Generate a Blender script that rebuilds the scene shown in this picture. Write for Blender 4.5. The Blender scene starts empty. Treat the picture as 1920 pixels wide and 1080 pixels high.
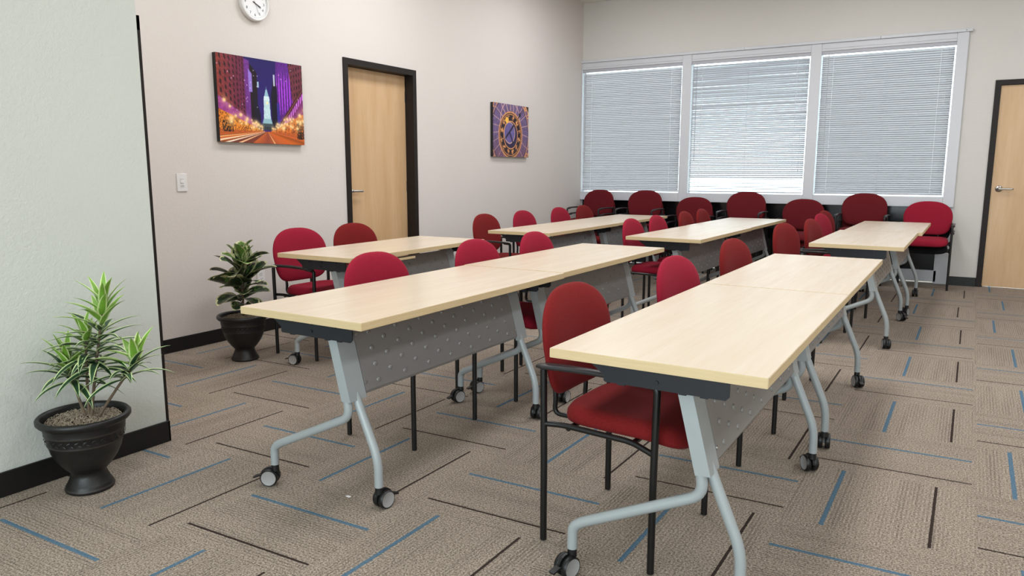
import bpy, bmesh, math, random
import numpy as np
from mathutils import Vector, Matrix
random.seed(7); rng = np.random.default_rng(5)
PI = math.pi
S = bpy.context.scene
COL = S.collection

# ------------------------------------------------------------------ camera
def make_camera():
    yaw, pitch, roll = 0.5421, -0.1557, 0.0011
    cy, sy = math.cos(yaw), math.sin(yaw)
    f0 = Vector((-sy, cy, 0)); r0 = Vector((cy, sy, 0)); u0 = Vector((0, 0, 1))
    c, s = math.cos(pitch), math.sin(pitch)
    f = f0 * c + u0 * s; u = -f0 * s + u0 * c
    c, s = math.cos(roll), math.sin(roll)
    r = r0 * c + u * s; u2 = -r0 * s + u * c
    cam = bpy.data.cameras.new('camera')
    cam.sensor_width = 36; cam.lens = 1377.45 / 1920 * 36
    cam.clip_start = .05; cam.clip_end = 200
    o = bpy.data.objects.new('camera', cam); COL.objects.link(o)
    M = Matrix((r, u2, -f)).transposed().to_4x4()
    M.translation = Vector((4.5799, -9.4951, 1.2347))
    o.matrix_world = M
    S.camera = o
make_camera()

# ------------------------------------------------------------------ world, lights, exposure
S.view_settings.view_transform = 'Standard'
S.view_settings.look = 'None'
S.view_settings.gamma = 1
S.view_settings.use_curve_mapping = False
S.view_settings.exposure = 0.0
S.cycles.use_denoising = True
S.cycles.max_bounces = 8
S.cycles.sample_clamp_indirect = 6

W = bpy.data.worlds.new('World'); S.world = W; W.use_nodes = True
bg = W.node_tree.nodes['Background']
bg.inputs['Color'].default_value = (.79, .92, 1, 1)
bg.inputs['Strength'].default_value = 4.5

def area(name, loc, rot, sx, sy, power, col):
    l = bpy.data.lights.new(name, 'AREA'); l.shape = 'RECTANGLE'; l.size = sx; l.size_y = sy
    l.energy = power; l.color = col
    o = bpy.data.objects.new(name, l); COL.objects.link(o); o.location = loc; o.rotation_euler = rot
    return o
for lx in (1.25, 3.7, 6.2):
    for ly, pw in ((-2.0, 28), (-4.6, 38), (-7.2, 32), (-10.2, 22)):
        if lx > 1.6 or ly > -7.3: area('assumed_troffer_light', (lx, ly, 3.495), (0, 0, 0), .6, 1.2, pw, (.95, .965, 1))  # unseen ceiling lamps, assumed from the even overhead light
# added cool area lamp behind the camera for assumed daylight; front wall is solid
area('assumed_front_light', (5.0, -12.9, 1.45), (PI / 2, 0, 0), 5.6, 2.3, 255, (.78, .93, 1))
sun = bpy.data.lights.new('sun', 'SUN'); sun.energy = 3.0; sun.angle = .01; sun.color = (1, .96, .9)
so = bpy.data.objects.new('sun', sun); COL.objects.link(so); so.rotation_euler = (math.radians(35), 0, math.radians(20)); so.location = (0, 6, 8)

# ------------------------------------------------------------------ materials
def lin(c):
    return tuple(((v / 255) / 12.92 if v / 255 <= .04045 else ((v / 255 + .055) / 1.055) ** 2.4) for v in c)
class NT:
    def __init__(s, name):
        s.m = bpy.data.materials.new(name); s.m.use_nodes = True
        s.t = s.m.node_tree; s.b = s.t.nodes['Principled BSDF']
    def n(s, typ, **kw):
        o = s.t.nodes.new(typ)
        for k, v in kw.items(): setattr(o, k, v)
        return o
    def l(s, a, b): s.t.links.new(a, b)
    def val(s, sock, v):
        if hasattr(v, 'is_output'): s.l(v, sock)
        else: sock.default_value = v
    def math(s, op, a, b=0.0, c=0.0):
        o = s.n('ShaderNodeMath', operation=op)
        s.val(o.inputs[0], a); s.val(o.inputs[1], b)
        if len(o.inputs) > 2: s.val(o.inputs[2], c)
        return o.outputs[0]
    def mix(s, f, a, b, blend='MIX'):
        o = s.n('ShaderNodeMix', data_type='RGBA', blend_type=blend)
        s.val(o.inputs[0], f)
        for i, v in ((6, a), (7, b)):
            if hasattr(v, 'is_output'): s.l(v, o.inputs[i])
            else: o.inputs[i].default_value = (*v, 1) if len(v) == 3 else v
        return o.outputs[2]
    def noise(s, scale, detail=2, vec=None, rough=.5):
        o = s.n('ShaderNodeTexNoise'); o.inputs['Scale'].default_value = scale
        o.inputs['Detail'].default_value = detail; o.inputs['Roughness'].default_value = rough
        if vec is not None: s.l(vec, o.inputs['Vector'])
        return o.outputs['Fac']
    def obj(s):
        return s.n('ShaderNodeTexCoord').outputs['Object']
    def mapping(s, vec, scale):
        o = s.n('ShaderNodeMapping'); o.inputs['Scale'].default_value = scale; s.l(vec, o.inputs['Vector']); return o.outputs[0]
    def bump(s, h, strength=.2, dist=.002):
        o = s.n('ShaderNodeBump'); o.inputs['Strength'].default_value = strength; o.inputs['Distance'].default_value = dist
        s.l(h, o.inputs['Height']); s.l(o.outputs[0], s.b.inputs['Normal'])
    def set(s, **kw):
        for k, v in kw.items():
            k = k.replace('_', ' ')
            i = s.b.inputs[k]
            if hasattr(v, 'is_output'): s.l(v, i)
            else: i.default_value = (*v, 1) if (isinstance(v, tuple) and len(v) == 3) else v
        return s
def plain(name, rgb, rough=.5, metal=0.0, spec=.5, var=0.0, scale=30, bump=0.0, bscale=200):
    n = NT(name); c = lin(rgb)
    if var > 0:
        f = n.noise(scale, 3, n.obj())
        n.set(Base_Color=n.mix(f, tuple(v * (1 - var) for v in c), tuple(min(1, v * (1 + var)) for v in c)))
    else: n.set(Base_Color=c)
    n.set(Roughness=rough, Metallic=metal, Specular_IOR_Level=spec)
    if bump: n.bump(n.noise(bscale, 3, n.obj()), bump, .002)
    return n.m
def wall_mat(name, rgb, b=.25):
    n = NT(name); c = lin(rgb); v = n.obj()
    f = n.noise(2.2, 3, v)
    n.set(Base_Color=n.mix(f, tuple(x * .975 for x in c), tuple(min(1, x * 1.02) for x in c)), Roughness=.85, Specular_IOR_Level=.2)
    h = n.math('ADD', n.noise(55, 4, v, .6), n.math('MULTIPLY', n.noise(140, 2, v), .5))
    n.bump(h, b, .006)
    return n.m
def wood_mat(name, c0, c1, c2, rough, gs, spec=.5):
    n = NT(name); v = n.mapping(n.obj(), gs)
    a = n.noise(1.0, 5, v, .62)
    b_ = n.noise(6.0, 3, v)
    r = n.n('ShaderNodeValToRGB'); e = r.color_ramp.elements
    e[0].position = .3; e[0].color = (*lin(c0), 1); e[1].position = .72; e[1].color = (*lin(c2), 1)
    m_ = e.new(.5); m_.color = (*lin(c1), 1)
    n.l(n.math('ADD', n.math('MULTIPLY', a, .8), n.math('MULTIPLY', b_, .2)), r.inputs[0])
    n.set(Base_Color=r.outputs[0], Roughness=rough, Specular_IOR_Level=spec)
    return n.m
def fabric_mat(name, rgb):
    n = NT(name); c = lin(rgb); v = n.obj()
    f = n.noise(160, 2, v)
    g = n.noise(9, 3, v)
    col = n.mix(f, tuple(x * .72 for x in c), tuple(min(1, x * 1.25) for x in c))
    col = n.mix(n.math('MULTIPLY', g, .25), col, tuple(x * .8 for x in c))
    n.set(Base_Color=col, Roughness=.95, Specular_IOR_Level=.12)
    n.b.inputs['Sheen Weight'].default_value = .1; n.b.inputs['Sheen Roughness'].default_value = .45
    n.b.inputs['Sheen Tint'].default_value = (*[min(1, .25 + x * 1.6) for x in c], 1)
    n.bump(n.noise(420, 2, v), .25, .0015)
    return n.m
M = {}
M['wall'] = wall_mat('painted wall', (217, 210, 204))
M['wall_back'] = wall_mat('painted back wall', (212, 208, 202))
M['wall_sage'] = wall_mat('painted partition', (202, 204, 196), .4)
M['ceil'] = plain('ceiling tile', (225, 222, 215), .9, var=.06, scale=60)
M['black_base'] = plain('black vinyl', (13, 12, 12), .45, var=.2)
M['bronze'] = plain('dark bronze frame', (34, 28, 25), .5, 0, .25, var=.12)
M['door_wood'] = wood_mat('birch veneer', (196, 156, 112), (206, 170, 128), (214, 180, 140), .42, (9, 9, .9))
M['maple'] = wood_mat('maple laminate', (212, 193, 168), (216, 199, 176), (220, 205, 184), .27, (26, 1.6, 20))
M['edge'] = wood_mat('maple edge band', (202, 178, 134), (208, 184, 142), (214, 192, 150), .45, (8, 8, 160))
M['silver'] = plain('silver paint', (160, 166, 167), .4, .12, var=.03, scale=400)
M['panel'] = plain('silver panel paint', (140, 138, 136), .4, .35, var=.04, scale=500)
M['navy'] = plain('dark bracket', (27, 30, 37), .45, .1)
M['black'] = plain('black tube enamel', (9, 9, 10), .38, var=.1)
M['black_pl'] = plain('black plastic', (15, 15, 16), .42)
M['armpad'] = plain('arm pad plastic', (40, 38, 40), .38)
M['hub'] = plain('caster hub', (150, 148, 146), .5)
M['chrome'] = plain('satin chrome', (190, 188, 184), .28, .9)
M['crimson'] = fabric_mat('crimson fabric', (146, 30, 50))
M['brick'] = fabric_mat('brick red fabric', (118, 30, 30))
M['maroon'] = fabric_mat('maroon fabric', (98, 28, 33))
M['shade_painted'] = fabric_mat('charcoal fabric', (24, 22, 24))  # near-black colour puts the shade under the crimson chair into the fabric
M['winframe'] = plain('white aluminium', (204, 205, 209), .4, 0, var=.02)
M['winblack'] = plain('black spandrel', (14, 14, 16), .18, 0)
M['white_pl'] = plain('white plastic', (226, 224, 222), .4)
M['ink'] = plain('dark ink', (40, 40, 44), .6)
M['grey_slot'] = plain('slot shade', (120, 118, 118), .6)
M['pot'] = plain('black bronze pot', (23, 22, 21), .42, .1, var=.25, scale=40, bump=.3, bscale=120)
M['potgold'] = plain('worn pot line', (52, 47, 42), .5, .2, var=.3, scale=60)
M['moss'] = plain('spanish moss', (172, 158, 138), .95, var=.35, scale=90)
M['soil'] = plain('soil', (74, 64, 54), .95, var=.4, scale=80)
M['stem'] = plain('stem bark', (104, 88, 70), .8, var=.25, scale=60)
def leaf(name, rgb, var=.2, rough=.4):
    n = NT(name); c = lin(rgb)
    f = n.noise(45, 3, n.obj())
    n.set(Base_Color=n.mix(f, tuple(v * (1 - var) for v in c), tuple(min(1, v * (1 + var)) for v in c)), Roughness=rough)
    n.b.inputs['Transmission Weight'].default_value = 0
    return n.m
M['leaf'] = leaf('leaf green', (42, 74, 48)); M['leaf_y'] = leaf('young leaf', (120, 165, 58)); M['leaf_e'] = leaf('pale leaf edge', (206, 222, 158))
M['leaf_d'] = leaf('ficus dark green', (38, 56, 36)); M['leaf_c'] = leaf('ficus cream margin', (196, 196, 150)); M['leaf_g'] = leaf('ficus light green', (92, 128, 58)); M['leaf_p'] = leaf('ficus red underside', (84, 46, 44))
M['conc'] = plain('exterior paving', (205, 200, 192), .9, var=.1, scale=3)
M['paper'] = plain('white paper', (235, 235, 235), .8)
def slat_mat():
    n = NT('blind slat'); n.set(Base_Color=lin((104, 104, 108)), Roughness=.45)
    tr = n.n('ShaderNodeBsdfTranslucent'); tr.inputs[0].default_value = (*lin((214, 207, 208)), 1)
    mx = n.n('ShaderNodeMixShader'); mx.inputs[0].default_value = .62
    out = n.t.nodes['Material Output']
    n.l(n.b.outputs[0], mx.inputs[1]); n.l(tr.outputs[0], mx.inputs[2]); n.l(mx.outputs[0], out.inputs[0])
    return n.m
M['slat'] = slat_mat()
M['headrail'] = plain('blind rail', (176, 176, 182), .45)
M['cord'] = plain('blind cord', (226, 226, 228), .7)
def glass_mat():
    n = NT('window glass'); out = n.t.nodes['Material Output']
    t = n.n('ShaderNodeBsdfTransparent'); t.inputs[0].default_value = (.94, .975, .975, 1)
    g = n.n('ShaderNodeBsdfGlossy'); g.inputs['Roughness'].default_value = .02
    fr = n.n('ShaderNodeFresnel'); fr.inputs[0].default_value = 1.45
    mx = n.n('ShaderNodeMixShader'); n.l(fr.outputs[0], mx.inputs[0]); n.l(t.outputs[0], mx.inputs[1]); n.l(g.outputs[0], mx.inputs[2])
    n.l(mx.outputs[0], out.inputs[0]); return n.m
M['glass'] = glass_mat()
def attr_mat(name):
    n = NT(name); a = n.n('ShaderNodeVertexColor', layer_name='ink'); n.set(Base_Color=a.outputs[0], Roughness=.5, Specular_IOR_Level=.3); return n.m
M['print'] = attr_mat('canvas ink')
def carpet_mat():
    n = NT('carpet tiles'); g = n.n('ShaderNodeNewGeometry').outputs['Position']
    sp = n.n('ShaderNodeSeparateXYZ'); n.l(g, sp.inputs[0]); x, y = sp.outputs[0], sp.outputs[1]
    s = n.math('DIVIDE', n.math('ADD', n.math('ADD', x, -4.73 - .0147 * 6.2), n.math('MULTIPLY', y, -.0147)), .597)
    t = n.math('DIVIDE', n.math('ADD', n.math('ADD', y, 6.25 + .035 * 4.45), n.math('MULTIPLY', x, -.035)), .584)
    fs, ft = n.math('FLOOR', s), n.math('FLOOR', t)
    us, ut = n.math('FRACT', s), n.math('FRACT', t)
    us = n.math('SUBTRACT', s, fs); ut = n.math('SUBTRACT', t, ft)
    par = n.math('FLOORED_MODULO', n.math('ADD', fs, ft), 2)     # 0 = ribs run into the room
    inv = n.math('SUBTRACT', 1, ut)
    def sel(a, b): return n.math('ADD', n.math('MULTIPLY', a, n.math('SUBTRACT', 1, par)), n.math('MULTIPLY', b, par))
    a = sel(us, inv); b = sel(ut, us)
    h = n.math('SINE', n.math('ADD', n.math('ADD', n.math('MULTIPLY', fs, 1.29898), n.math('MULTIPLY', ft, 7.8233)), SEED))
    h = n.math('FLOORED_MODULO', n.math('MULTIPLY', h, 43.7585), 1)
    var = n.math('GREATER_THAN', h, .28)
    bp_ = n.math('ADD', .222, n.math('MULTIPLY', var, .155)); kp = n.math('ADD', .785, n.math('MULTIPLY', var, .06))
    wob = n.math('MULTIPLY', n.math('SUBTRACT', n.noise(60, 2, g), .5), .007)
    aw = n.math('ADD', a, wob)
    end = n.math('MULTIPLY', n.math('GREATER_THAN', b, .015), n.math('LESS_THAN', b, .985))
    bm = n.math('MULTIPLY', n.math('LESS_THAN', n.math('ABSOLUTE', n.math('SUBTRACT', aw, bp_)), .0135), end)
    km = n.math('MULTIPLY', n.math('LESS_THAN', n.math('ABSOLUTE', n.math('SUBTRACT', aw, kp)), .0088), end)
    # ribs and bands running along the tile
    cx = n.n('ShaderNodeCombineXYZ')
    n.l(n.math('MULTIPLY', a, 9), cx.inputs[0]); n.l(n.math('MULTIPLY', h, 37), cx.inputs[1]); n.l(n.math('MULTIPLY', b, .6), cx.inputs[2])
    band = n.noise(1.0, 3, cx.outputs[0], .6)
    rib = n.math('ADD', n.math('MULTIPLY', n.math('SINE', n.math('MULTIPLY', aw, 2 * PI * 44)), .5), .5)
    ribw = n.math('MULTIPLY', rib, n.math('SMOOTH_MIN', n.math('MAXIMUM', n.math('MULTIPLY', n.math('SUBTRACT', band, .34), 3.2), .3), 1, .1))
    pile = n.noise(165, 2, g, .8)
    pile2 = n.noise(120, 2, g, .6)
    c0, c1, c2 = lin((74, 65, 56)), lin((140, 126, 113)), lin((192, 177, 161))
    base = n.mix(n.math('MULTIPLY', n.math('SUBTRACT', pile, .36), 3.6), c0, c2)
    base = n.mix(.12, base, c1)
    base = n.mix(n.math('MULTIPLY', ribw, .62), base, lin((84, 74, 65)))
    base = n.mix(n.math('MULTIPLY', n.math('GREATER_THAN', pile2, .56), .35), base, lin((186, 173, 156)))
    base = n.mix(n.math('MULTIPLY', n.math('SUBTRACT', h, .5), .10), base, lin((90, 78, 68)))
    base = n.mix(n.math('MULTIPLY', bm, .78), base, lin((52, 102, 130)))
    base = n.mix(n.math('MULTIPLY', km, .93), base, lin((40, 28, 26)))
    n.set(Base_Color=base, Roughness=.97, Specular_IOR_Level=.1)
    hgt = n.math('ADD', n.math('ADD', n.math('MULTIPLY', pile, .6), n.math('MULTIPLY', pile2, .5)), n.math('MULTIPLY', ribw, -.5))
    n.bump(hgt, .6, .003)
    return n.m
SEED = 2.635993
M['carpet'] = carpet_mat()

# ------------------------------------------------------------------ mesh builder
class MB:
    def __init__(s): s.v = []; s.f = []; s.mi = []; s.sm = []
    def add(s, vs, fs, mi=0, sm=False, mat=None):
        o = len(s.v)
        s.v += [tuple(mat @ Vector(p)) if mat is not None else tuple(p) for p in vs]
        s.f += [tuple(i + o for i in f) for f in fs]
        s.mi += [mi] * len(fs) if isinstance(mi, int) else list(mi)
        s.sm += [sm] * len(fs)
        return s
    def box(s, a, b, mi=0, mat=None):
        (x0, y0, z0), (x1, y1, z1) = a, b
        return s.add([(x0, y0, z0), (x1, y0, z0), (x1, y1, z0), (x0, y1, z0), (x0, y0, z1), (x1, y0, z1), (x1, y1, z1), (x0, y1, z1)],
                     [(0, 3, 2, 1), (4, 5, 6, 7), (0, 1, 5, 4), (1, 2, 6, 5), (2, 3, 7, 6), (3, 0, 4, 7)], mi, False, mat)
    def rbox(s, a, b, r, mi=0, mat=None):
        bm = bmesh.new(); bmesh.ops.create_cube(bm, size=1)
        for v in bm.verts: v.co = Vector([(a[i] + b[i]) / 2 + v.co[i] * (b[i] - a[i]) for i in range(3)])
        bmesh.ops.bevel(bm, geom=bm.edges[:], offset=r, segments=2, affect='EDGES', profile=.5)
        return s.bm(bm, mi, False, mat)
    def bm(s, bm, mi=0, sm=False, mat=None):
        bm.verts.index_update()
        s.add([v.co[:] for v in bm.verts], [[v.index for v in f.verts] for f in bm.faces], mi, sm, mat); bm.free(); return s
    def extr(s, pts, a, b, axis, mi=0, mat=None):
        """polygon pts (2-D) extruded from a to b along axis"""
        def P(p, t): return {0: (t, p[0], p[1]), 1: (p[0], t, p[1]), 2: (p[0], p[1], t)}[axis]
        n = len(pts); vs = [P(p, a) for p in pts] + [P(p, b) for p in pts]
        fs = [tuple(range(n))[::-1], tuple(range(n, 2 * n))] + [(i, (i + 1) % n, n + (i + 1) % n, n + i) for i in range(n)]
        return s.add(vs, fs, mi, False, mat)
    def tube(s, path, r, n=10, mi=0, caps=True, mat=None):
        path = [Vector(p) for p in path]; rs = r if isinstance(r, (list, tuple)) else [r] * len(path)
        t0 = (path[1] - path[0]).normalized()
        ref = Vector((0, 0, 1)) if abs(t0.z) < .9 else Vector((1, 0, 0))
        nx = t0.cross(ref).normalized(); vs = []; fs = []
        for i, p in enumerate(path):
            t = (path[min(i + 1, len(path) - 1)] - path[max(i - 1, 0)]).normalized()
            nx = (nx - t * nx.dot(t)).normalized(); ny = t.cross(nx)
            for k in range(n):
                a = 2 * PI * k / n; vs.append(p + (nx * math.cos(a) + ny * math.sin(a)) * rs[i])
        for i in range(len(path) - 1):
            for k in range(n):
                fs.append((i * n + k, i * n + (k + 1) % n, (i + 1) * n + (k + 1) % n, (i + 1) * n + k))
        s.add(vs, fs, mi, True, mat)
        if caps:
            s.add(vs[:n], [tuple(range(n))[::-1]], mi, False, mat); s.add(vs[-n:], [tuple(range(n))], mi, False, mat)
        return s
    def lathe(s, prof, n=40, mi=0, mat=None, sm=True):
        vs = []; fs = []; mis = []
        for r, z in prof:
            for k in range(n): a = 2 * PI * k / n; vs.append((r * math.cos(a), r * math.sin(a), z))
        for i in range(len(prof) - 1):
            for k in range(n):
                fs.append((i * n + k, i * n + (k + 1) % n, (i + 1) * n + (k + 1) % n, (i + 1) * n + k))
                mis.append(mi if isinstance(mi, int) else mi[i])
        return s.add(vs, fs, mis, sm, mat)
    def cyl(s, r, a, b, axis=2, n=20, mi=0, mat=None):
        pts = [(r * math.cos(2 * PI * k / n), r * math.sin(2 * PI * k / n)) for k in range(n)]
        return s.extr(pts, a, b, axis, mi, mat)
    def mesh(s, name, mats):
        me = bpy.data.meshes.new(name); me.from_pydata(s.v, [], s.f)
        for m in (mats if isinstance(mats, (list, tuple)) else [mats]): me.materials.append(m)
        me.polygons.foreach_set('material_index', s.mi); me.polygons.foreach_set('use_smooth', s.sm)
        me.update(); return me
    def obj(s, name, mats, parent=None, loc=(0, 0, 0), rz=0):
        o = bpy.data.objects.new(name, s.mesh(name, mats)); COL.objects.link(o)
        o.location = loc; o.rotation_euler = (0, 0, rz)
        if parent: o.parent = parent
        return o
def fillet(pts, rad, n=6):
    pts = [Vector(p) for p in pts]; out = [pts[0]]
    for i in range(1, len(pts) - 1):
        p, a, b = pts[i], pts[i - 1], pts[i + 1]
        r = rad[i - 1] if isinstance(rad, (list, tuple)) else rad
        d1 = (a - p); d2 = (b - p); r = min(r, d1.length * .49, d2.length * .49)
        q0 = p + d1.normalized() * r; q2 = p + d2.normalized() * r
        for k in range(n + 1):
            t = k / n; out.append(q0 * (1 - t) ** 2 + p * 2 * t * (1 - t) + q2 * t * t)
    out.append(pts[-1]); return out
def empty(name, loc=(0, 0, 0), rz=0, parent=None):
    o = bpy.data.objects.new(name, None); COL.objects.link(o); o.empty_display_size = .1
    o.location = loc; o.rotation_euler = (0, 0, rz)
    if parent: o.parent = parent
    return o
def tag(o, label, cat, group=None):
    o['label'] = label; o['category'] = cat
    if group: o['group'] = group
    return o
def struct(o): o['kind'] = 'structure'; return o
def dup(root):
    r = root.copy(); COL.objects.link(r)
    for ch in root.children:
        c = ch.copy(); COL.objects.link(c); c.parent = r
        for g in ch.children:
            d = g.copy(); COL.objects.link(d); d.parent = c
    return r

# ------------------------------------------------------------------ room shell
H = 3.51; XR = 8.6; YF = -13.0; PX, PY = 1.523, -7.523
WX1 = 4.548; WZ1 = 2.72
D1Y0, D1Y1, DZ = -4.695, -3.708, 2.205      # door in the left wall, outer edge of its frame
D2X0, D2X1 = 4.825, 5.825                   # door in the back wall
struct(MB().box((-.4, YF, -.12), (XR + .2, .25, 0)).obj('floor', M['carpet']))
# ceiling with a lay-in grid
cm = MB().box((-.3, YF, H), (XR + .2, .25, H + .1))
for k in range(0, 8): cm.box((.35 + k * 1.2, YF, H - .004), (.374 + k * 1.2, 0, H), 1)
for k in range(0, 22): cm.box((0, -.35 - k * .6, H - .004), (XR, -.374 - k * .6, H), 1)
struct(cm.obj('ceiling', [M['ceil'], M['winframe']]))
wl = MB()
wl.box((-.16, PY, 0), (0, D1Y0, H)).box((-.16, D1Y1, 0), (0, .2, H)).box((-.16, D1Y0, DZ), (0, D1Y1, H))
struct(wl.obj('wall_left', M['wall']))
wb = MB()
wb.box((-.16, 0, WZ1), (WX1, .16, H)).box((WX1, 0, 0), (D2X0, .16, H)).box((D2X0, 0, DZ), (D2X1, .16, H)).box((D2X1, 0, 0), (XR + .16, .16, H))
struct(wb.obj('wall_back', M['wall_back']))
struct(MB().box((-.16, YF, 0), (PX, PY, H)).obj('wall_near_left', M['wall_sage']))
struct(MB().box((XR, YF, 0), (XR + .16, .2, H)).obj('wall_right', M['wall']))
struct(MB().box((-.16, YF - .16, 0), (XR + .16, YF, H)).obj('wall_front', M['wall']))
BB = .098
def base(name, a, b):
    m = MB().rbox(a, b, .003)
    return struct(m.obj(name, M['black_base']))
bl = MB(); bl.rbox((0, PY, 0), (.009, D1Y0, BB), .003); bl.rbox((0, D1Y1, 0), (.009, -.0, BB), .003)
struct(bl.obj('baseboard_left', M['black_base']))
bk = MB(); bk.rbox((WX1, -.009, 0), (D2X0, 0, BB), .003); bk.rbox((D2X1, -.009, 0), (XR, 0, BB), .003)
struct(bk.obj('baseboard_back', M['black_base']))
bn = MB(); bn.rbox((PX, YF, 0), (PX + .012, PY + .012, BB), .003); bn.rbox((1.36, PY, 0), (PX + .012, PY + .012, BB), .003)
struct(bn.obj('baseboard_near_left', M['black_base']))

# door frame on the far side of the partition, seen edge-on past its corner
f3 = MB(); f3.box((1.44, PY, 0), (1.505, PY + .026, 1.9)); f3.box((.46, PY, 1.84), (1.505, PY + .026, 1.9)); f3.box((.46, PY, 0), (.52, PY + .026, 1.9))
d3 = empty('door_3', (0, 0, 0)); struct(d3)
f3.obj('door_frame', M['bronze'], d3)
MB().box((.52, PY, .01), (1.44, PY + .008, 1.84)).obj('door_slab', M['door_wood'], d3)

def lever(name, parent, flip=1):
    """lever handle whose rose sits at the origin on a plane facing +x, lever pointing along +y"""
    m = MB()
    R = Matrix.Rotation(PI / 2, 4, 'Y')
    m.lathe([(.0, 0), (.034, 0), (.035, .005), (.03, .011), (.018, .014), (.013, .02), (.0125, .048), (.0, .05)], 24, 0, R)
    pts = fillet([(.048, 0, 0), (.052, .03 * flip, 0), (.052, .115 * flip, -.002), (.044, .128 * flip, -.003)], .015, 4)
    m.tube(pts, [.0115] * 3 + [.0105] * (len(pts) - 5) + [.009, .007], 10)
    return m.obj(name, M['chrome'], parent)
def door(name, hinge_depth, w, h, slab_mat, handle_y, handle_flip, label_open=None):
    """frame outer size w x h, in the local plane: +x out of the wall, +y across, z up"""
    r = struct(empty(name))
    fm = MB(); t = .052
    for (y0, y1, z0, z1) in ((0, t, 0, h), (w - t, w, 0, h), (t, w - t, h - t, h)):
        fm.box((-.13, y0, z0), (.014, y1, z1))
        # stop moulding
    for (y0, y1, z0, z1) in ((t, t + .014, 0, h - t), (w - t - .014, w - t, 0, h - t), (t, w - t, h - t - .014, h - t)):
        fm.box((-hinge_depth - .06, y0, z0), (-hinge_depth - .045, y1, z1))
    fm.obj('door_frame', M['bronze'], r)
    sl = MB().rbox((-hinge_depth - .044, t + .003, .012), (-hinge_depth, w - t - .003, h - t - .003), .002)
    s = sl.obj('door_slab', slab_mat, r)
    hd = lever('door_handle', r, handle_flip); hd.location = (-hinge_depth, handle_y, 1.07)
    hm = MB()
    hy = w - t + .001 if handle_flip > 0 else t - .001
    for z in (.22, 1.05, h - .3):
        hm.cyl(.007, z, z + .1, 2, 10, 0, Matrix.Translation((-hinge_depth + .004, hy - .004 * handle_flip, 0)))
    hm.obj('hinges', M['bronze'], r)
    return r
dl = door('door_1', .085, D1Y1 - D1Y0, DZ, M['door_wood'], .125, 1); dl.location = (0, D1Y0, 0)
MB().box((-.5, D1Y0 - .1, 0), (-.3, D1Y1 + .1, DZ + .1)).obj('backing', M['bronze'], dl).location = (0, -D1Y0, 0)
dr = door('door_2', .012, D2X1 - D2X0, DZ, M['door_wood'], .125, 1)
dr.rotation_euler = (0, 0, -PI / 2)        # +x -> -y (into the room), +y -> +x
dr.location = (D2X0, 0, 0)

# ------------------------------------------------------------------ windows: three bays of one storefront
bays = [(0.0, 1.43), (1.43, 2.975), (2.975, WX1)]
mull = {0: (0.0, .012), 1: (1.425, 1.545), 2: (2.97, 3.088), 3: (4.44, WX1)}
SILL0, SILL1 = .862, .975
for i in range(3):
    r = struct(empty('window_%d' % (i + 1)))
    m = MB(); xl = mull[i]; xr = mull[i + 1]
    m.rbox((xl[0], -.035, SILL0 if i < 2 else SILL0, ), (xl[1], .1, WZ1), .004)
    m.rbox((xl[0], .02, 0), (xl[1], .1, SILL0), .004)
    if i == 2:
        m.rbox((xr[0], -.035, SILL0), (xr[1], .1, WZ1), .004); m.rbox((xr[0] - .03, -.004, 0), (xr[1], .1, SILL0), .004)
    x0 = xl[1]; x1 = xr[0]
    m.rbox((x0, -.03, SILL0), (x1, .1, SILL1), .004)          # sill rail
    m.rbox((x0, -.03, 2.632), (x1, .1, WZ1), .004)           # head rail
    m.box((x0, -.036, 2.66), (x1, -.03, 2.664))
    m.rbox((x0, -.004, .02), (x1, .1, .15), .004)             # bottom rail
    m.obj('window_frame', M['winframe'], r)
    MB().box((x0, .06, SILL1), (x1, .066, 2.632)).obj('window_pane', M['glass'], r)
    MB().box((x0, .03, .15), (x1, .05, SILL0)).obj('lower_panel', M['winblack'], r)
tr = MB(); tr.rbox((0, -.05, WZ1), (2.2, 0, WZ1 + .032), .003); tr.rbox((2.202, -.05, WZ1), (3.7, 0, WZ1 + .032), .003); tr.rbox((3.702, -.05, WZ1), (WX1 + .03, 0, WZ1 + .032), .003)
tr.cyl(.005, -.053, -.05, 1, 8, 1, Matrix.Translation((WX1 - .03, 0, WZ1 + .016)))
struct(tr.obj('trim_1', [M['winframe'], M['ink']]))
# exterior ground and a low wall across the way
struct(MB().box((-12, .3, -.25), (18, 30, -.15)).obj('ground', M['conc']))

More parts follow.
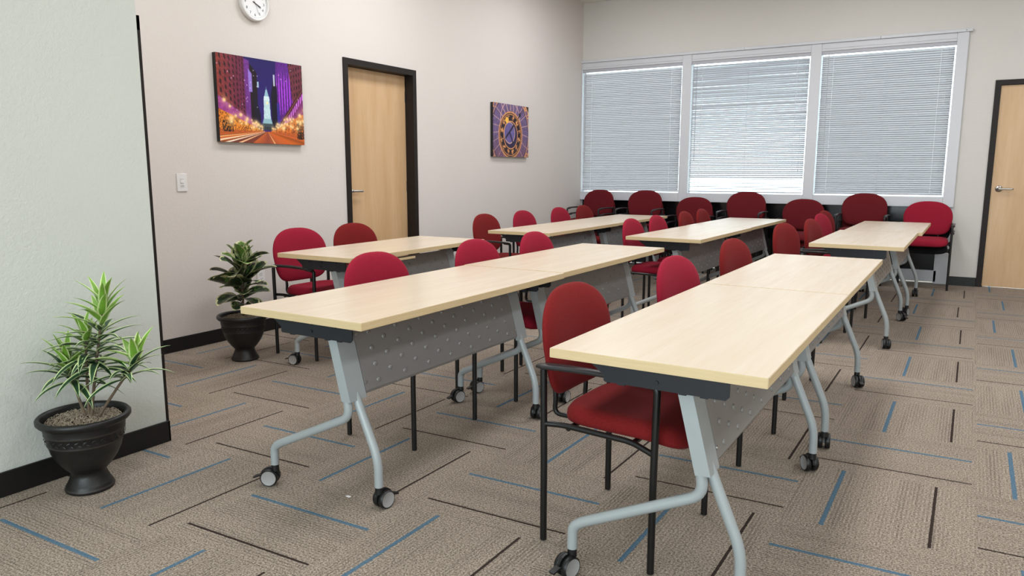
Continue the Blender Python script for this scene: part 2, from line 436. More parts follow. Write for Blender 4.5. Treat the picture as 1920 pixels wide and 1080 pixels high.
# ------------------------------------------------------------------ blinds
def blind(x0, x1, tilt, label, wand_x, loose=0):
    r = tag(empty('window_blind', ((x0 + x1) / 2, -.005, .99)), label, 'blind', 'blinds on the back windows')
    w = (x1 - x0) / 2
    zt = 2.632 - .99
    MB().rbox((-w, -.014, zt - .038), (w, .014, zt), .002).obj('headrail', M['headrail'], r)
    m = MB(); pitch = .0238; z = zt - .072; k = 0; sw = .0178
    while z > .018:
        a = math.radians(tilt)
        if z < .02 + loose * pitch: a = math.radians(8 + 6 * random.random())
        else: a += math.radians(random.uniform(-.5, .5))
        dz = random.uniform(-.0008, .0008); sl = random.uniform(-.0012, .0012)
        ww = w - .012 - random.random() * .002
        vs = []
        for xx, e in ((-ww, -sl), (0, 0), (ww, sl)):
            for j in range(5):
                q = (j / 2 - 1) * sw; camber = .0022 * (1 - (j / 2 - 1) ** 2)
                yy = q * math.cos(a) - camber * math.sin(a); zz = q * math.sin(a) + camber * math.cos(a)
                vs.append((xx, yy, z + zz + dz + e))
        fs = [(5 * c + j, 5 * c + j + 1, 5 * c + j + 6, 5 * c + j + 5) for c in range(2) for j in range(4)]
        m.add(vs, fs, 0, True); z -= pitch
    m.obj('slats', M['slat'], r)
    MB().rbox((-w + .01, -.012, 0), (w - .01, .012, .014), .003).obj('bottom_rail', M['headrail'], r)
    for fx in (-.8, .8):
        c = MB().tube([(fx * w, -.0135, .01), (fx * w, -.0135, zt - .03)], .0013, 5)
        zz = .03
        while zz < zt - .05:
            c.box((fx * w - .003, -.0152, zz), (fx * w + .003, -.0132, zz + .009)); zz += pitch
        c.obj('ladder_cord', M['cord'], r)
    MB().tube([(0, -.0135, .01), (0, -.0135, zt - .03)], .0011, 5).obj('ladder_cord', M['headrail'], r)
    MB().tube([(wand_x * w, -.024, zt - .03), (wand_x * w + .004, -.028, zt - 1.25)], .0042, 6).obj('tilt_wand', M['headrail'], r)
    p = MB().tube([(.9 * w, -.022, .28), (.9 * w, -.022, zt - .03)], .0012, 5)
    p.lathe([(0, 0), (.006, .002), (.004, .022), (0, .024)], 8, 0, Matrix.Translation((.9 * w, -.022, .258))).obj('lift_cord', M['headrail'], r)
    return r
blind(.012, 1.425, -68, 'white mini blind on the left window, next to the corner', -.93)
blind(1.545, 2.97, -34, 'white mini blind on the middle window, brightest along its bottom', -.9, 7)
blind(3.088, 4.44, -66, 'white mini blind on the right window, nearest the back wall door', -.88)

# ------------------------------------------------------------------ training tables
TL, TD, TH, TT = 1.472, .61, .737, .028
LEG_V = .105
def caster_mesh():
    m = MB(); r = .029
    for sgn in (-1, 1):
        y0, y1 = sgn * .004, sgn * .022
        prof = [(.0, 0), (r * .9, 0), (r, .003), (r, .015), (r * .9, .018)]
        T = Matrix.Translation((.018, y0, r)) @ Matrix.Rotation(-sgn * PI / 2, 4, 'X')
        m.lathe(prof, 24, 0, T)
        m.lathe([(r * .9, .018), (r * .84, .0175), (r * .78, .0165), (0, .0165)], 24, [0, 1, 1], T)
    # hood over the wheels
    T = Matrix.Translation((.018, 0, r))
    pts = [((r + .004) * math.cos(a), (r + .004) * math.sin(a)) for a in [PI * k / 10 * .95 + .1 for k in range(11)]]
    inn = [(.6 * p[0], .6 * p[1]) for p in pts[::-1]]
    m.extr(pts + inn, -.0035, .0035, 1, 0, T)
    m.tube([(0, 0, .05), (0, 0, .076)], [.013, .012], 12, 0)
    m.box((.034, -.009, .045), (.062, .009, .05), 0, Matrix.Rotation(.3, 4, 'Y'))
    m.v = [(x * 1.2, y * 1.2, z * 1.2) for x, y, z in m.v]
    return m.mesh('caster', [M['black_pl'], M['hub']])
CASTER = caster_mesh()
def make_table():
    r = empty('training_table')
    top = MB()
    bmx = bmesh.new(); bmesh.ops.create_cube(bmx, size=1)
    for v in bmx.verts: v.co = Vector(((v.co.x + .5) * TD, (v.co.y + .5) * (TL - .002) + .001, TH - TT + (v.co.z + .5) * TT))
    bmesh.ops.bevel(bmx, geom=bmx.edges[:], offset=.0015, segments=2, affect='EDGES')
    bmx.normal_update()
    mis = [0 if abs(f.normal.z) > .9 else 1 for f in bmx.faces]
    top.bm(bmx, mis)
    top.obj('tabletop', [M['maple'], M['edge']], r)
    for end in (0, 1):
        def V(v): return v if not end else TL - v
        def Mx(): return Matrix(((1, 0, 0, 0), (0, -1, 0, TL), (0, 0, 1, 0), (0, 0, 0, 1))) if end else Matrix.Identity(4)
        X = Mx()
        bk = MB()
        bk.extr([(.14, .709), (.14, .646), (.145, .641), (.49, .641), (.5, .651), (.5, .709)], .07, .075, 1, 0, X)
        bk.extr([(.14, .709), (.14, .704), (.5, .704), (.5, .709)], .07, .12, 1, 0, X)
        bk.extr([(.075, .706), (.14, .70), (.14, .66)], .072, .075, 1, 0, X)
        for (u, z) in ((.2, .69), (.3, .69), (.3, .662), (.42, .69)): bk.cyl(.006, .066, .07, 1, 8, 0, X @ Matrix.Translation((u, 0, z)))
        for u in (.18, .36, .42): bk.box((u, .075, .636), (u + .022, .1, .652), 0, X)
        bk.obj('support_bracket', M['navy'], r)
        pl = MB()   # hollow sloping end plate: bright strip facing the end, flat flank facing the aisle
        q = [(.345, .655), (.388, .655), (.452, .408), (.408, .405)]
        pl.extr(q, .1, .112, 1, 0, X)
        pl.extr([(.374, .655), (.388, .655), (.452, .408), (.438, .405)], .112, .187, 1, 0, X)
        pl.extr([(.345, .705), (.388, .705), (.388, .65), (.345, .65)], .112, .135, 1, 0, X)
        pl.cyl(.006, 0, .005, 0, 10, 1, X @ Matrix.Translation((.391, .199, .638)))
        pl.cyl(.006, 0, .005, 0, 10, 1, X @ Matrix.Translation((.437, .199, .46)))
        pl.obj('end_plate', [M['silver'], M['chrome']], r)
        lp = fillet([(.416, .118, .43), (.430, .118, .345), (.06, .1, .175), (.035, .098, .155), (.034, .098, .086)], [.07, .035, .03], 7)
        rp = fillet([(.43, .148, .43), (.532, .15, .19), (.533, .15, .086)], [.06], 7)
        for path, cl in ((lp, (.034, .098)), (rp, (.533, .15))):
            pth = [X @ Vector(p) for p in path]
            base_ = pth[-1]
            leg = MB().tube([p - Vector((base_.x, base_.y, 0)) for p in pth], .0165, 14).obj('leg', M['silver'], r, (base_.x, base_.y, 0))
            c = bpy.data.objects.new('caster', CASTER); COL.objects.link(c); c.parent = leg
            c.rotation_euler = (0, 0, random.uniform(-PI, PI))
    # perforated-look modesty panel between the end plates, leaning with them
    v0, v1 = .190, TL - .190
    def pu(z): return .3857 + (.664 - z) * .2591
    p = MB()
    cs = [(.3857, .664), (.4463, .43), (.441, .418), (.426, .414), (.426, .416), (.439, .420), (.443, .431), (.3827, .664)]
    p.extr(cs, v0, v1, 1)
    nv = 2 * round((v1 - v0) / .15)
    nrm = Vector((.234, 0, .0606)).normalized()
    tz = Vector((-.0606, 0, .234)).normalized()
    for i in range(1, nv):
        v = v0 + (v1 - v0) * i / nv
        zs = (.635, .575, .515, .455) if i % 2 else (.605, .545, .485)
        for z in zs:
            c = Vector((pu(z), v, z)); vs = []; fs = []
            for j, (rr, hh) in enumerate(((.0105, 0), (.0095, .0028), (.006, .0042))):
                for k in range(10):
                    a = 2 * PI * k / 10; vs.append(c + tz * rr * math.cos(a) + Vector((0, 1, 0)) * rr * math.sin(a) + nrm * hh)
            for j in range(2):
                for k in range(10): fs.append((j * 10 + k, j * 10 + (k + 1) % 10, j * 10 + 10 + (k + 1) % 10, j * 10 + 10 + k))
            fs.append(tuple(range(20, 30)))
            p.add(vs, fs, 0, True)
    p.obj('modesty_panel', M['panel'], r)
    cb = MB().tube([(.31, .11, .672), (.31, TL - .11, .672)], .014, 10)
    cb.obj('cross_bar', M['navy'], r)
    return r
TAB = {'A': (3.6087, -7.6741, -.0057), 'B': (2.2989, -7.693, -.0068), 'C': (.9587, -6.3331, .0205), 'D': (1.0862, -4.1032, .0008), 'E': (2.3414, -4.0281, -.0213), 'F': (3.6873, -3.869, -.0141)}
proto_t = make_table(); first = True   # one table, copied below
TG = 'maple flip-top training tables on casters'
tl = {
 'A0': 'maple-topped rolling table nearest the camera, with a brick red chair at its near end',
 'A1': 'maple rolling table pushed against the far end of the foreground table on the right',
 'B0': 'maple rolling table whose near corner overlaps the pot of the broad-leaved plant',
 'B1': 'maple rolling table forming the far half of the middle front run',
 'C0': 'single maple rolling table standing in front of the left wall door',
 'D0': 'maple rolling table nearer half of the run beside the left wall, below the clockwork picture',
 'D1': 'maple rolling table at the corner end of the run beside the left wall',
 'E0': 'maple rolling table nearer half of the middle run before the windows',
 'E1': 'maple rolling table farther half of the middle run, ending below the middle window',
 'F0': 'maple rolling table nearer half of the back right run, blue-grey bracket under its near edge',
 'F1': 'maple rolling table in the back right run, closest to the back wall door',
}
def place_table(key, x, y, a):
    global first
    t = proto_t if first else dup(proto_t); first = False
    t.location = (x, y, 0); t.rotation_euler = (0, 0, a)
    for ch in t.children:
        for g in ch.children: g.rotation_euler = (0, 0, random.uniform(-PI, PI))
    tag(t, tl[key], 'table', TG)
    return t
JOG = {'A': (0, 0), 'B': (-.012, .004), 'C': (0, 0), 'D': (-.01, 0), 'E': (-.012, .0), 'F': (.03, 0)}
tables = {}
for k, (x, y, a) in TAB.items():
    tables[k + '0'] = place_table(k + '0', x, y, a)
    if k != 'C':
        jx, jy = JOG[k]; lx, ly = jx, TL + .004 + jy
        tables[k + '1'] = place_table(k + '1', x + lx * math.cos(a) - ly * math.sin(a), y + lx * math.sin(a) + ly * math.cos(a), a)
MB().rbox((.585, .30, .678), (.606, .62, .692), .002).obj('ledge', M['edge'], tables['C0'])
# casters of the nearest tables turned as they stand
def turn(t, seq):
    legs = [c for c in t.children if c.name.startswith('leg')]
    for l, a in zip(legs, seq): l.children[0].rotation_euler = (0, 0, a)
turn(tables['B0'], (-2.6, 1.45, -1.9, 1.7)); turn(tables['A0'], (-1.9, 0, 1.3, 2.2))

# ------------------------------------------------------------------ stacking armchairs
def cushion_back():
    """upholstered D-topped back, local: +x forward, y across, z up"""
    N = 48; out = []
    zc, top, bot = .665, .85, .485
    for k in range(N):
        a = 2 * PI * k / N; c, s = math.cos(a), math.sin(a)
        if s >= 0:
            e = 2 / 2.45
            y = .238 * math.copysign(abs(c) ** e, c); z = zc + (top - zc) * abs(s) ** e
        else:
            e = 2 / 5.0
            y = .238 * math.copysign(abs(c) ** e, c); z = zc - (zc - bot) * abs(s) ** e
            y *= 1 - .13 * ((zc - z) / (zc - bot)) ** 1.3
        out.append((y, z))
    cy, cz = 0, .665
    rings = [1, .985, .95, .88, .7, .45, .2]
    def th(s): return .026 * (1 - s ** 5) ** .5 if s < 1 else 0
    vs = []; fs = []
    def P(s, k, sgn):
        y = cy + (out[k][0] - cy) * s; z = cz + (out[k][1] - cz) * s
        lean = -.205 - (z - .5) * .13
        wrap = .5 * y * y
        return (lean + wrap + sgn * th(s) * (1 if sgn > 0 else .85), y, z)
    seqs = [(s, 1) for s in rings[::-1]] + [(s, -1) for s in rings[1:]]
    for s, sg in seqs:
        for k in range(N): vs.append(P(s, k, sg))
    for i in range(len(seqs) - 1):
        for k in range(N): fs.append((i * N + k, i * N + (k + 1) % N, (i + 1) * N + (k + 1) % N, (i + 1) * N + k))
    c0 = len(vs); vs.append((-.205 - .165 * .13 + .026, 0, cz)); c1 = len(vs); vs.append((-.205 - .165 * .13 - .022, 0, cz))
    last = (len(seqs) - 1) * N
    for k in range(N):
        fs.append((c0, (k + 1) % N, k)); fs.append((c1, last + k, last + (k + 1) % N))
    return MB().add(vs, fs, 0, True)
def cushion_seat():
    N = 44; out = []
    for k in range(N):
        a = 2 * PI * k / N; c, s = math.cos(a), math.sin(a); e = 2 / 4.6
        x = .05 + .222 * math.copysign(abs(c) ** e, c); y = .222 * math.copysign(abs(s) ** e, s)
        y *= 1 - .05 * (.27 - x) / .44
        out.append((x, y))
    cx, cy = .05, 0
    rings = [(.0, 1), (.3, 1), (.6, 1), (.82, 1), (.93, .9), (.985, .62), (1, .3), (.99, .05), (.95, -.0), (.5, 0), (0, 0)]
    vs = []; fs = []
    for s, h in rings:
        for k in range(N):
            x = cx + (out[k][0] - cx) * s; y = cy + (out[k][1] - cy) * s
            fall = max(0, (x - .13) / .14) ** 2 * .03
            dish = -.008 * max(0, 1 - (s / .9) ** 2)
            vs.append((x, y, .417 + .057 * h + dish * (1 if h > .5 else 0) - fall * (1 if h > 0.0 else .75)))
    for i in range(len(rings) - 1):
        for k in range(N): fs.append((i * N + k, i * N + (k + 1) % N, (i + 1) * N + (k + 1) % N, (i + 1) * N + k))
    return MB().add(vs, fs, 0, True)
MESH = {}
LX0, LX1, LY = -.195, .195, .243
def make_chair(fab):
    r = empty('stacking_armchair')
    cushion_seat().obj('seat', M[fab], r); cushion_back().obj('backrest', M[fab], r)
    for s in (-1, 1):
        MB().tube([(LX0, s * LY, .004), (LX0, s * LY, .3), (LX0 - .004, s * LY, .598)], .0115, 12).obj('leg', M['black'], r)
        MB().tube(fillet([(LX1, s * LY, .004), (LX1, s * LY, .3), (LX1 + .004, s * LY, .603), (LX1 - .06, s * LY, .606)], .02, 5), .0115, 12).obj('leg', M['black'], r)
        a = MB(); n = 14; vs = []; fs = []
        for i in range(n + 1):     # arm pad: flat rounded bar flaring at its rear end
            t = i / n; x = LX0 - .022 + t * (LX1 - LX0 + .01); zz = .609 + .007 * math.sin(PI * t) - (.008 * max(0, (t - .85) / .15) ** 2)
            w = .021 + .004 * math.cos(t * 5); hh = .009
            if i in (0, n): w *= .7; hh *= .6
            for k in range(8):
                q = 2 * PI * k / 8 + PI / 8
                vs.append((x, s * (LY + .004) + w * math.copysign(abs(math.cos(q)) ** .6, math.cos(q)), zz + hh * math.copysign(abs(math.sin(q)) ** .6, math.sin(q))))
        for i in range(n):
            for k in range(8): fs.append((i * 8 + k, i * 8 + (k + 1) % 8, (i + 1) * 8 + (k + 1) % 8, (i + 1) * 8 + k))
        fs += [tuple(range(8))[::-1], tuple(range(n * 8, n * 8 + 8))]
        a.add(vs, fs, 0, True)
        a.obj('armrest', M['armpad'], r)
        rail = fillet([(LX0, s * LY, .413), (LX0 + .06, s * (LY - .012), .416), (LX1 - .08, s * (LY - .012), .41), (LX1, s * LY, .388)], .03, 4)
        MB().tube(rail, .0095, 10).obj('side_rail', M['black'], r)
    sup = MB()
    for x in (-.11, .12): sup.tube([(x, -LY + .01, .408), (x, LY - .01, .408)], .009, 8)
    sup.obj('seat_support', M['black'], r)
    for y in (-.11, .11):
        MB().tube(fillet([(-.06, y, .404), (-.235, y, .404), (-.228, y, .46), (-.25, y, .62)], .04, 5), .009, 8).obj('back_support', M['black'], r)
    return r
proto = {'crimson': make_chair('crimson'), 'brick': make_chair('brick'), 'maroon': make_chair('maroon'), 'shade_painted': make_chair('shade_painted')}; used = set()
def chair(fab, x, y, rz, label, group, z=0):
    c = proto[fab] if fab not in used else dup(proto[fab]); used.add(fab)
    c.location = (x, y, z); c.rotation_euler = (0, 0, rz)
    return tag(c, label, 'chair', group)
CG = 'red armchairs at the tables'
desk = [
 ('brick', 3.672, -7.203, -.05, 'brick red armchair at the near end of the foreground table, seat fully in view'),
 ('crimson', 3.70, -6.19, -.09, 'bright crimson armchair behind the foreground table, second along its left side'),
 ('brick', 3.69, -5.12, -.13, 'brick red armchair at the far end of the foreground tables, beyond the crimson one'),
 ('crimson', 2.385, -6.78, .0, 'crimson armchair nearest the camera along the middle front tables'),
 ('crimson', 2.41, -5.93, .0, 'crimson armchair level with the seam of the middle front tables'),
 ('crimson', 2.43, -5.25, .02, 'crimson armchair at the far end of the middle front tables'),
 ('crimson', .85, -5.86, -.04, 'crimson armchair beside the potted plant and outlet, its arm in view'),
 ('brick', .83, -5.27, -.02, 'dark red armchair directly in front of the left wall door'),
 ('brick', .98, -3.64, 0, 'dark brick red armchair at the near end of the run along the left wall'),
 ('crimson', .97, -2.9, 0, 'crimson armchair second along the run by the left wall'),
 ('crimson', .96, -2.07, 0, 'crimson armchair third along the run by the left wall'),
 ('brick', .955, -1.43, 0, 'brick red armchair at the corner end of the run by the left wall'),
 ('crimson', 2.44, -3.58, 0, 'crimson armchair at the near end of the middle run before the windows'),
 ('crimson', 2.45, -2.99, 0, 'crimson armchair second along the middle run before the windows'),
 ('brick', 2.45, -2.17, 0, 'brick red armchair third along the middle run, in front of a window stack'),
 ('brick', 2.44, -1.55, 0, 'brick red armchair farthest along the middle run before the windows'),
 ('brick', 3.665, -3.54, -.22, 'brick red armchair at the near end of the back right table run'),
 ('brick', 3.76, -2.84, -.12, 'brick red armchair second along the back right table run'),
 ('crimson', 3.70, -1.93, -.16, 'crimson armchair third along the back right table run, between two brick red ones'),
 ('brick', 3.64, -1.28, -.16, 'brick red armchair farthest along the back right table run, mostly hidden'),
]
for fab, x, y, rz, lab in desk: chair(fab, x, y, rz, lab, CG)
stk = [(.36, 3, -.12, 'in the corner by the left wall'), (1.05, 3, .0, 'second from the left wall corner'), (1.70, 2, .0, 'before the first window post'),
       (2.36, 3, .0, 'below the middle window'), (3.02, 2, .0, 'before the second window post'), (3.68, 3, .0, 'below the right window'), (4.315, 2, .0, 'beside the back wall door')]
for x, n, dr_, where in stk:
    for k in range(n):
        pos = 'top' if k == n - 1 else ('bottom' if k == 0 else 'middle')
        fab = ('crimson' if k else 'shade_painted') if where.startswith('beside') else 'maroon'  # bottom chair by the door wears the cloth with shade painted in
        chair(fab, x, -.34 - .05 * k, -PI / 2 + dr_, '%s armchair, %s of the stack %s' % ({'crimson': 'crimson red', 'maroon': 'dark maroon', 'shade_painted': 'shade_painted'}[fab], pos, where), 'stacked armchairs under the windows', .079 * k)

# ------------------------------------------------------------------ wall pieces
def lerp(a, b, t): return a + (b - a) * t
def paint_city(w, h):
    X, Y = np.meshgrid((np.arange(w) + .5) / w, (np.arange(h) + .5) / h)
    r = np.random.default_rng(3)
    img = np.zeros((h, w, 3)); sky = np.array([34, 22, 92.]); img[:] = sky
    img += (1 - Y)[..., None] * np.array([20, 10, 30])
    vx, vy = .54, .13
    def put(mask, col): img[mask] = col if np.ndim(col) == 1 else col[mask]
    nz = .55 * np.kron(r.random((h // 5 + 1, w // 3 + 1)), np.ones((5, 3)))[:h, :w] + .45 * r.random((h, w))
    # left buildings recede toward the vanishing point
    topL = vy + (1.02 - vy) * (vx - X) / (vx - .3)
    mL = (X < .30); mL2 = (X >= .30) & (X < .36) & (Y < .98 - (X - .3) * .3); mL3 = (X >= .36) & (X < .44) & (Y < .93 - (X - .36) * 1.2); mL4 = (X >= .40) & (X < .47) & (Y < .62 - (X - .40) * 4)
    base = np.stack([lerp(138, 96, X * 3), lerp(56, 30, X * 3), lerp(46, 74, X * 3)], -1)
    base = base + (nz[..., None] - .5) * np.array([50, 26, 30])
    put(mL, base)
    put(mL2, np.stack([90 + 40 * nz, 40 + 20 * nz, 110 + 50 * nz], -1)); put(mL3, np.array([28, 16, 24.])); put(mL4, np.array([24, 20, 40.]))
    persp = (vx - X); gy = (Y - vy) / np.maximum(persp, .05)
    win = mL & (((gy * 5.2) % 1) > .45) & (((np.log(np.maximum(persp, .05)) * 9) % 1) > .62)
    put(win, np.array([44, 20, 26.]))
    put((X > .345) & (X < .385) & (Y > .6) & (Y < .88 - (X - .34) * 1.5), np.array([150, 120, 210.]))
    put((X > .44) & (X < .46) & (Y > .66) & (Y < .73), np.array([170, 200, 220.]))
    # right side: lit facade, dark tower, slanting cornice over a row of arches
    mR = (X > .67); put(mR, np.stack([64 + 50 * nz, 22 + 18 * nz, 92 + 74 * nz], -1))
    gl_ = .5 + .5 * np.sin(X * 190); st = mR & (X < .90) & (Y > .34 + (X - .67) * .5) & (Y < .97 - .2 * nz)
    img[st] = (img + (gl_ ** 3 * np.clip(1.3 - np.abs(Y - .62) * 3, 0, 1))[..., None] * np.array([120, 50, 130.]))[st]
    wr0 = (X > .86 - (Y - .6) * .1) & (Y > .2); put(wr0, np.stack([84 + 46 * nz, 38 + 18 * nz, 48 + 22 * nz], -1))
    wr = wr0 & (Y > .4) & (((X * 30) % 1) > .6) & (((Y * 13 - X * 6) % 1) > .5); put(wr, np.array([42, 18, 28.]))
    cl = Y - (.20 + (X - .68) * 1.55)
    put(mR & (cl < 0) & (Y > .1), np.stack([96 + 40 * nz, 32 + 16 * nz, 84 + 40 * nz], -1))
    put(mR & (np.abs(cl) < .032), np.array([70, 34, 40.])); put(mR & (np.abs(cl + .004) < .006), np.array([150, 84, 70.]))
    put(mR & (cl < -.045) & (cl > -.125) & (((X * 40) % 1) > .45), np.array([214, 120, 232.]))
    put((X > .60) & (X < .675) & (Y < .86 - np.abs(X - .645) * 6), np.array([18, 13, 32.])); put((X > .635) & (X < .652) & (Y > .70) & (Y < .84), np.array([196, 196, 220.]))
    put((X > .665) & (X < .70) & (Y < .5) & (Y > .2), np.array([58, 44, 140.]))
    # pale lit clock tower
    def tow(y0, y1, w0, w1, c):
        ww = lerp(w0, w1, (Y - y0) / (y1 - y0)); put((Y >= y0) & (Y < y1) & (np.abs(X - .545) < ww), c)
    tow(.16, .24, .07, .068, np.array([70, 80, 84.])); tow(.24, .30, .06, .045, np.array([150, 190, 200.]))
    tow(.30, .52, .042, .034, np.stack([170 + 50 * nz, 205 + 40 * nz, 215 + 30 * nz], -1)); tow(.52, .57, .037, .03, np.array([215, 235, 240.])); tow(.57, .65, .026, .008, np.array([150, 190, 210.])); tow(.65, .69, .004, .002, np.array([120, 140, 170.]))
    put((np.hypot(X - .55, (Y - .49) * .78) < .014), np.array([255, 240, 190.]))
    put((Y > .165) & (Y < .2) & (np.abs(X - .545) < .06) & (((X * 50) % 1) > .5), np.array([26, 24, 30.]))
    # street
    dx = X - vx; road = Y < vy + .015; ang = dx / np.maximum(vy + .02 - Y, .004)
    put(road, np.stack([150 + 60 * np.abs(np.sin(ang * .9)), 72 + 30 * np.abs(np.sin(ang * .9)), 40 + 10 * np.cos(ang)], -1))
    put(road & (ang < -1.2) & (ang > -3.2), np.array([120, 60, 46.])); 
    for a0, a1, c in ((-4.6, -3.9, (255, 225, 190)), (-3.3, -2.9, (255, 235, 210)), (-2.3, -2.0, (255, 200, 150)), (-6.5, -5.6, (250, 190, 120)), (.5, .62, (240, 180, 120)), (1.6, 1.8, (210, 90, 40))):
        put(road & (ang > a0) & (ang < a1), np.array(c, float))
    # shop fronts glow
    pl_ = (X < .42) & (Y < vy + .40 * (vx - X) / vx) & ~road; put(pl_, np.stack([120 + 70 * nz, 40 + 40 * nz, 110 + 60 * nz], -1))
    gl = (X < .5) & (Y < vy + .25 * (vx - X) / vx) & ~road; put(gl, np.stack([190 + 60 * nz, 96 + 60 * nz, 26 + 24 * nz], -1))
    gl2 = (X > .58) & (Y < vy + .26 * (X - vx) / (1 - vx)) & ~road; put(gl2, np.stack([170 + 80 * nz, 70 + 70 * nz, 24 + 26 * nz], -1))
    dk = (gl | gl2) & (nz < .28); put(dk, np.array([50, 24, 20.]))
    dk = (X > .03) & (X < .15) & (Y > .12) & (Y < .25) & (nz < .6); put(dk, np.array([36, 26, 20.]))
    put((X > .91) & (Y > .07) & (Y < .3) & (nz < .6), np.array([30, 24, 20.]))
    for _ in range(64):
        sgn = -1 if r.random() < .52 else 1; t = r.random() ** 1.4; lx = vx + sgn * (.06 + t * .42); ly = vy + .03 + (.05 + .30 * r.random()) * (abs(lx - vx) / .5); rad = .006 + .012 * abs(lx - vx) * 2 * r.random()
        d = np.hypot(X - lx, (Y - ly) * .78); g = np.exp(-(d / rad) ** 2)[..., None] + .35 * np.exp(-(d / (rad * 3)) ** 2)[..., None]
        img[:] = img * (1 - np.clip(g, 0, 1)) + np.clip(g, 0, 1) * np.array([255, 215, 150.])
    for _ in range(26):
        lx, ly = r.random(), .35 + .6 * r.random()
        if .45 < lx < .66: continue
        d = np.hypot(X - lx, (Y - ly) * .78); g = np.exp(-(d / .005) ** 2)[..., None]; img[:] = img * (1 - g) + g * np.array([240, 210, 240.])
    return np.clip(img, 0, 255)
def paint_dial(w, h):
    asp = .6 / .8
    X, Y = np.meshgrid((np.arange(w) + .5) / w, (np.arange(h) + .5) / h); r = np.random.default_rng(4)
    nz = np.kron(r.random((h // 4 + 1, w // 4 + 1)), np.ones((4, 4)))[:h, :w]; nf = r.random((h, w))
    x = X; y = Y * asp
    img = np.stack([98 + 26 * nz, 80 + 22 * nz, 116 + 30 * nz], -1)
    low = np.clip((.42 - Y) * 3, 0, 1)[..., None]; img = img * (1 - low * .5) + np.stack([110 + 20 * nz, 72 + 14 * nz, 84 + 12 * nz], -1) * low * .5
    gold = np.stack([206 + 44 * nf, 138 + 44 * nf, 88 + 20 * nf], -1); dark = np.stack([36 + 14 * nf, 24 + 8 * nf, 34 + 10 * nf], -1); pale = np.stack([222 + 20 * nf, 178 + 20 * nf, 160 + 20 * nf], -1)
    def put(m, c): img[m] = c[m]
    cx, cy = .50, .60 * asp
    R0 = np.hypot(x - .47, y - .46 * asp)
    put(R0 > .60, dark); put(np.abs(R0 - .60) < .010, gold); put(np.abs(R0 - .535) < .006, gold); put(np.abs(R0 - .51) < .004, dark)
    th0 = np.arctan2(y - .46 * asp, x - .47)
    put((R0 > .61) & (((th0 * 24 / (2 * PI)) % 1) < .12), gold)
    put((R0 > .545) & (R0 < .59) & (((th0 * 24 / (2 * PI)) % 1) > .42) & (nz > .35), gold)
    # curved hour lines over the violet ground
    Rl = np.hypot(x - .47, y - .70 * asp); put((np.abs(Rl - .27) < .006) & (R0 < .53), pale)
    thl = np.arctan2(y - .52 * asp, x - .47 + .2 * (Rl - .2)); put((R0 < .53) & (Rl > .14) & (np.abs(((thl * 22 / (2 * PI)) % 1) - .5) < .045 / np.maximum(Rl, .1) * .28), pale)
    # eccentric ring of signs
    R1 = np.hypot(x - .48, y - .42 * asp)
    put(R1 < .335, dark); put(np.abs(R1 - .325) < .012, gold); put(np.abs(R1 - .295) < .006, gold); th1 = np.arctan2(y - .42 * asp, x - .48)
    put((R1 > .302) & (R1 < .318) & (((th1 * 72 / (2 * PI)) % 1) < .4), dark)
    put((R1 < .29) & (R1 > .2) & (np.abs(((th1 * 12 / (2 * PI)) % 1) - .5) < .04), gold)
    put((R1 < .275) & (R1 > .22) & (np.abs(((th1 * 12 / (2 * PI)) % 1)) < .78) & (np.abs(((th1 * 12 / (2 * PI)) % 1)) > .22) & (nz > .55), gold)
    put(np.abs(R1 - .197) < .008, gold)
    ins = R1 < .189; put(ins, np.stack([44 + 12 * nz, 34 + 10 * nz, 66 + 16 * nz], -1))
    R2 = np.hypot(x - .45, y - .46 * asp); put(ins & (R2 < .15), np.stack([96 + 20 * nz, 84 + 20 * nz, 140 + 24 * nz], -1)); put(ins & (np.abs(R2 - .15) < .006), pale)
    # hands
    def line(x0, y0, x1, y1, wd, c):
        dx, dy = x1 - x0, y1 - y0; t = np.clip(((x - x0) * dx + (y - y0) * dy) / (dx * dx + dy * dy), 0, 1); put(np.hypot(x - x0 - t * dx, y - y0 - t * dy) < wd, c)
    blk = np.stack([26 + 8 * nf, 22 + 8 * nf, 40 + 10 * nf], -1)
    line(.34, .36 * asp, .56, .60 * asp, .014, blk); line(.46, .46 * asp, .54, .28 * asp, .012, blk)
    put(np.hypot(x - .74, y - .82 * asp) < .03, blk); line(.70, .76 * asp, .76, .86 * asp, .01, blk)
    sun_ = np.hypot(x - .375, y - .70 * asp); put(sun_ < .045, np.stack([250 + 0 * nf, 180 + 30 * nf, 70 + 20 * nf], -1))
    return np.clip(img, 0, 255)
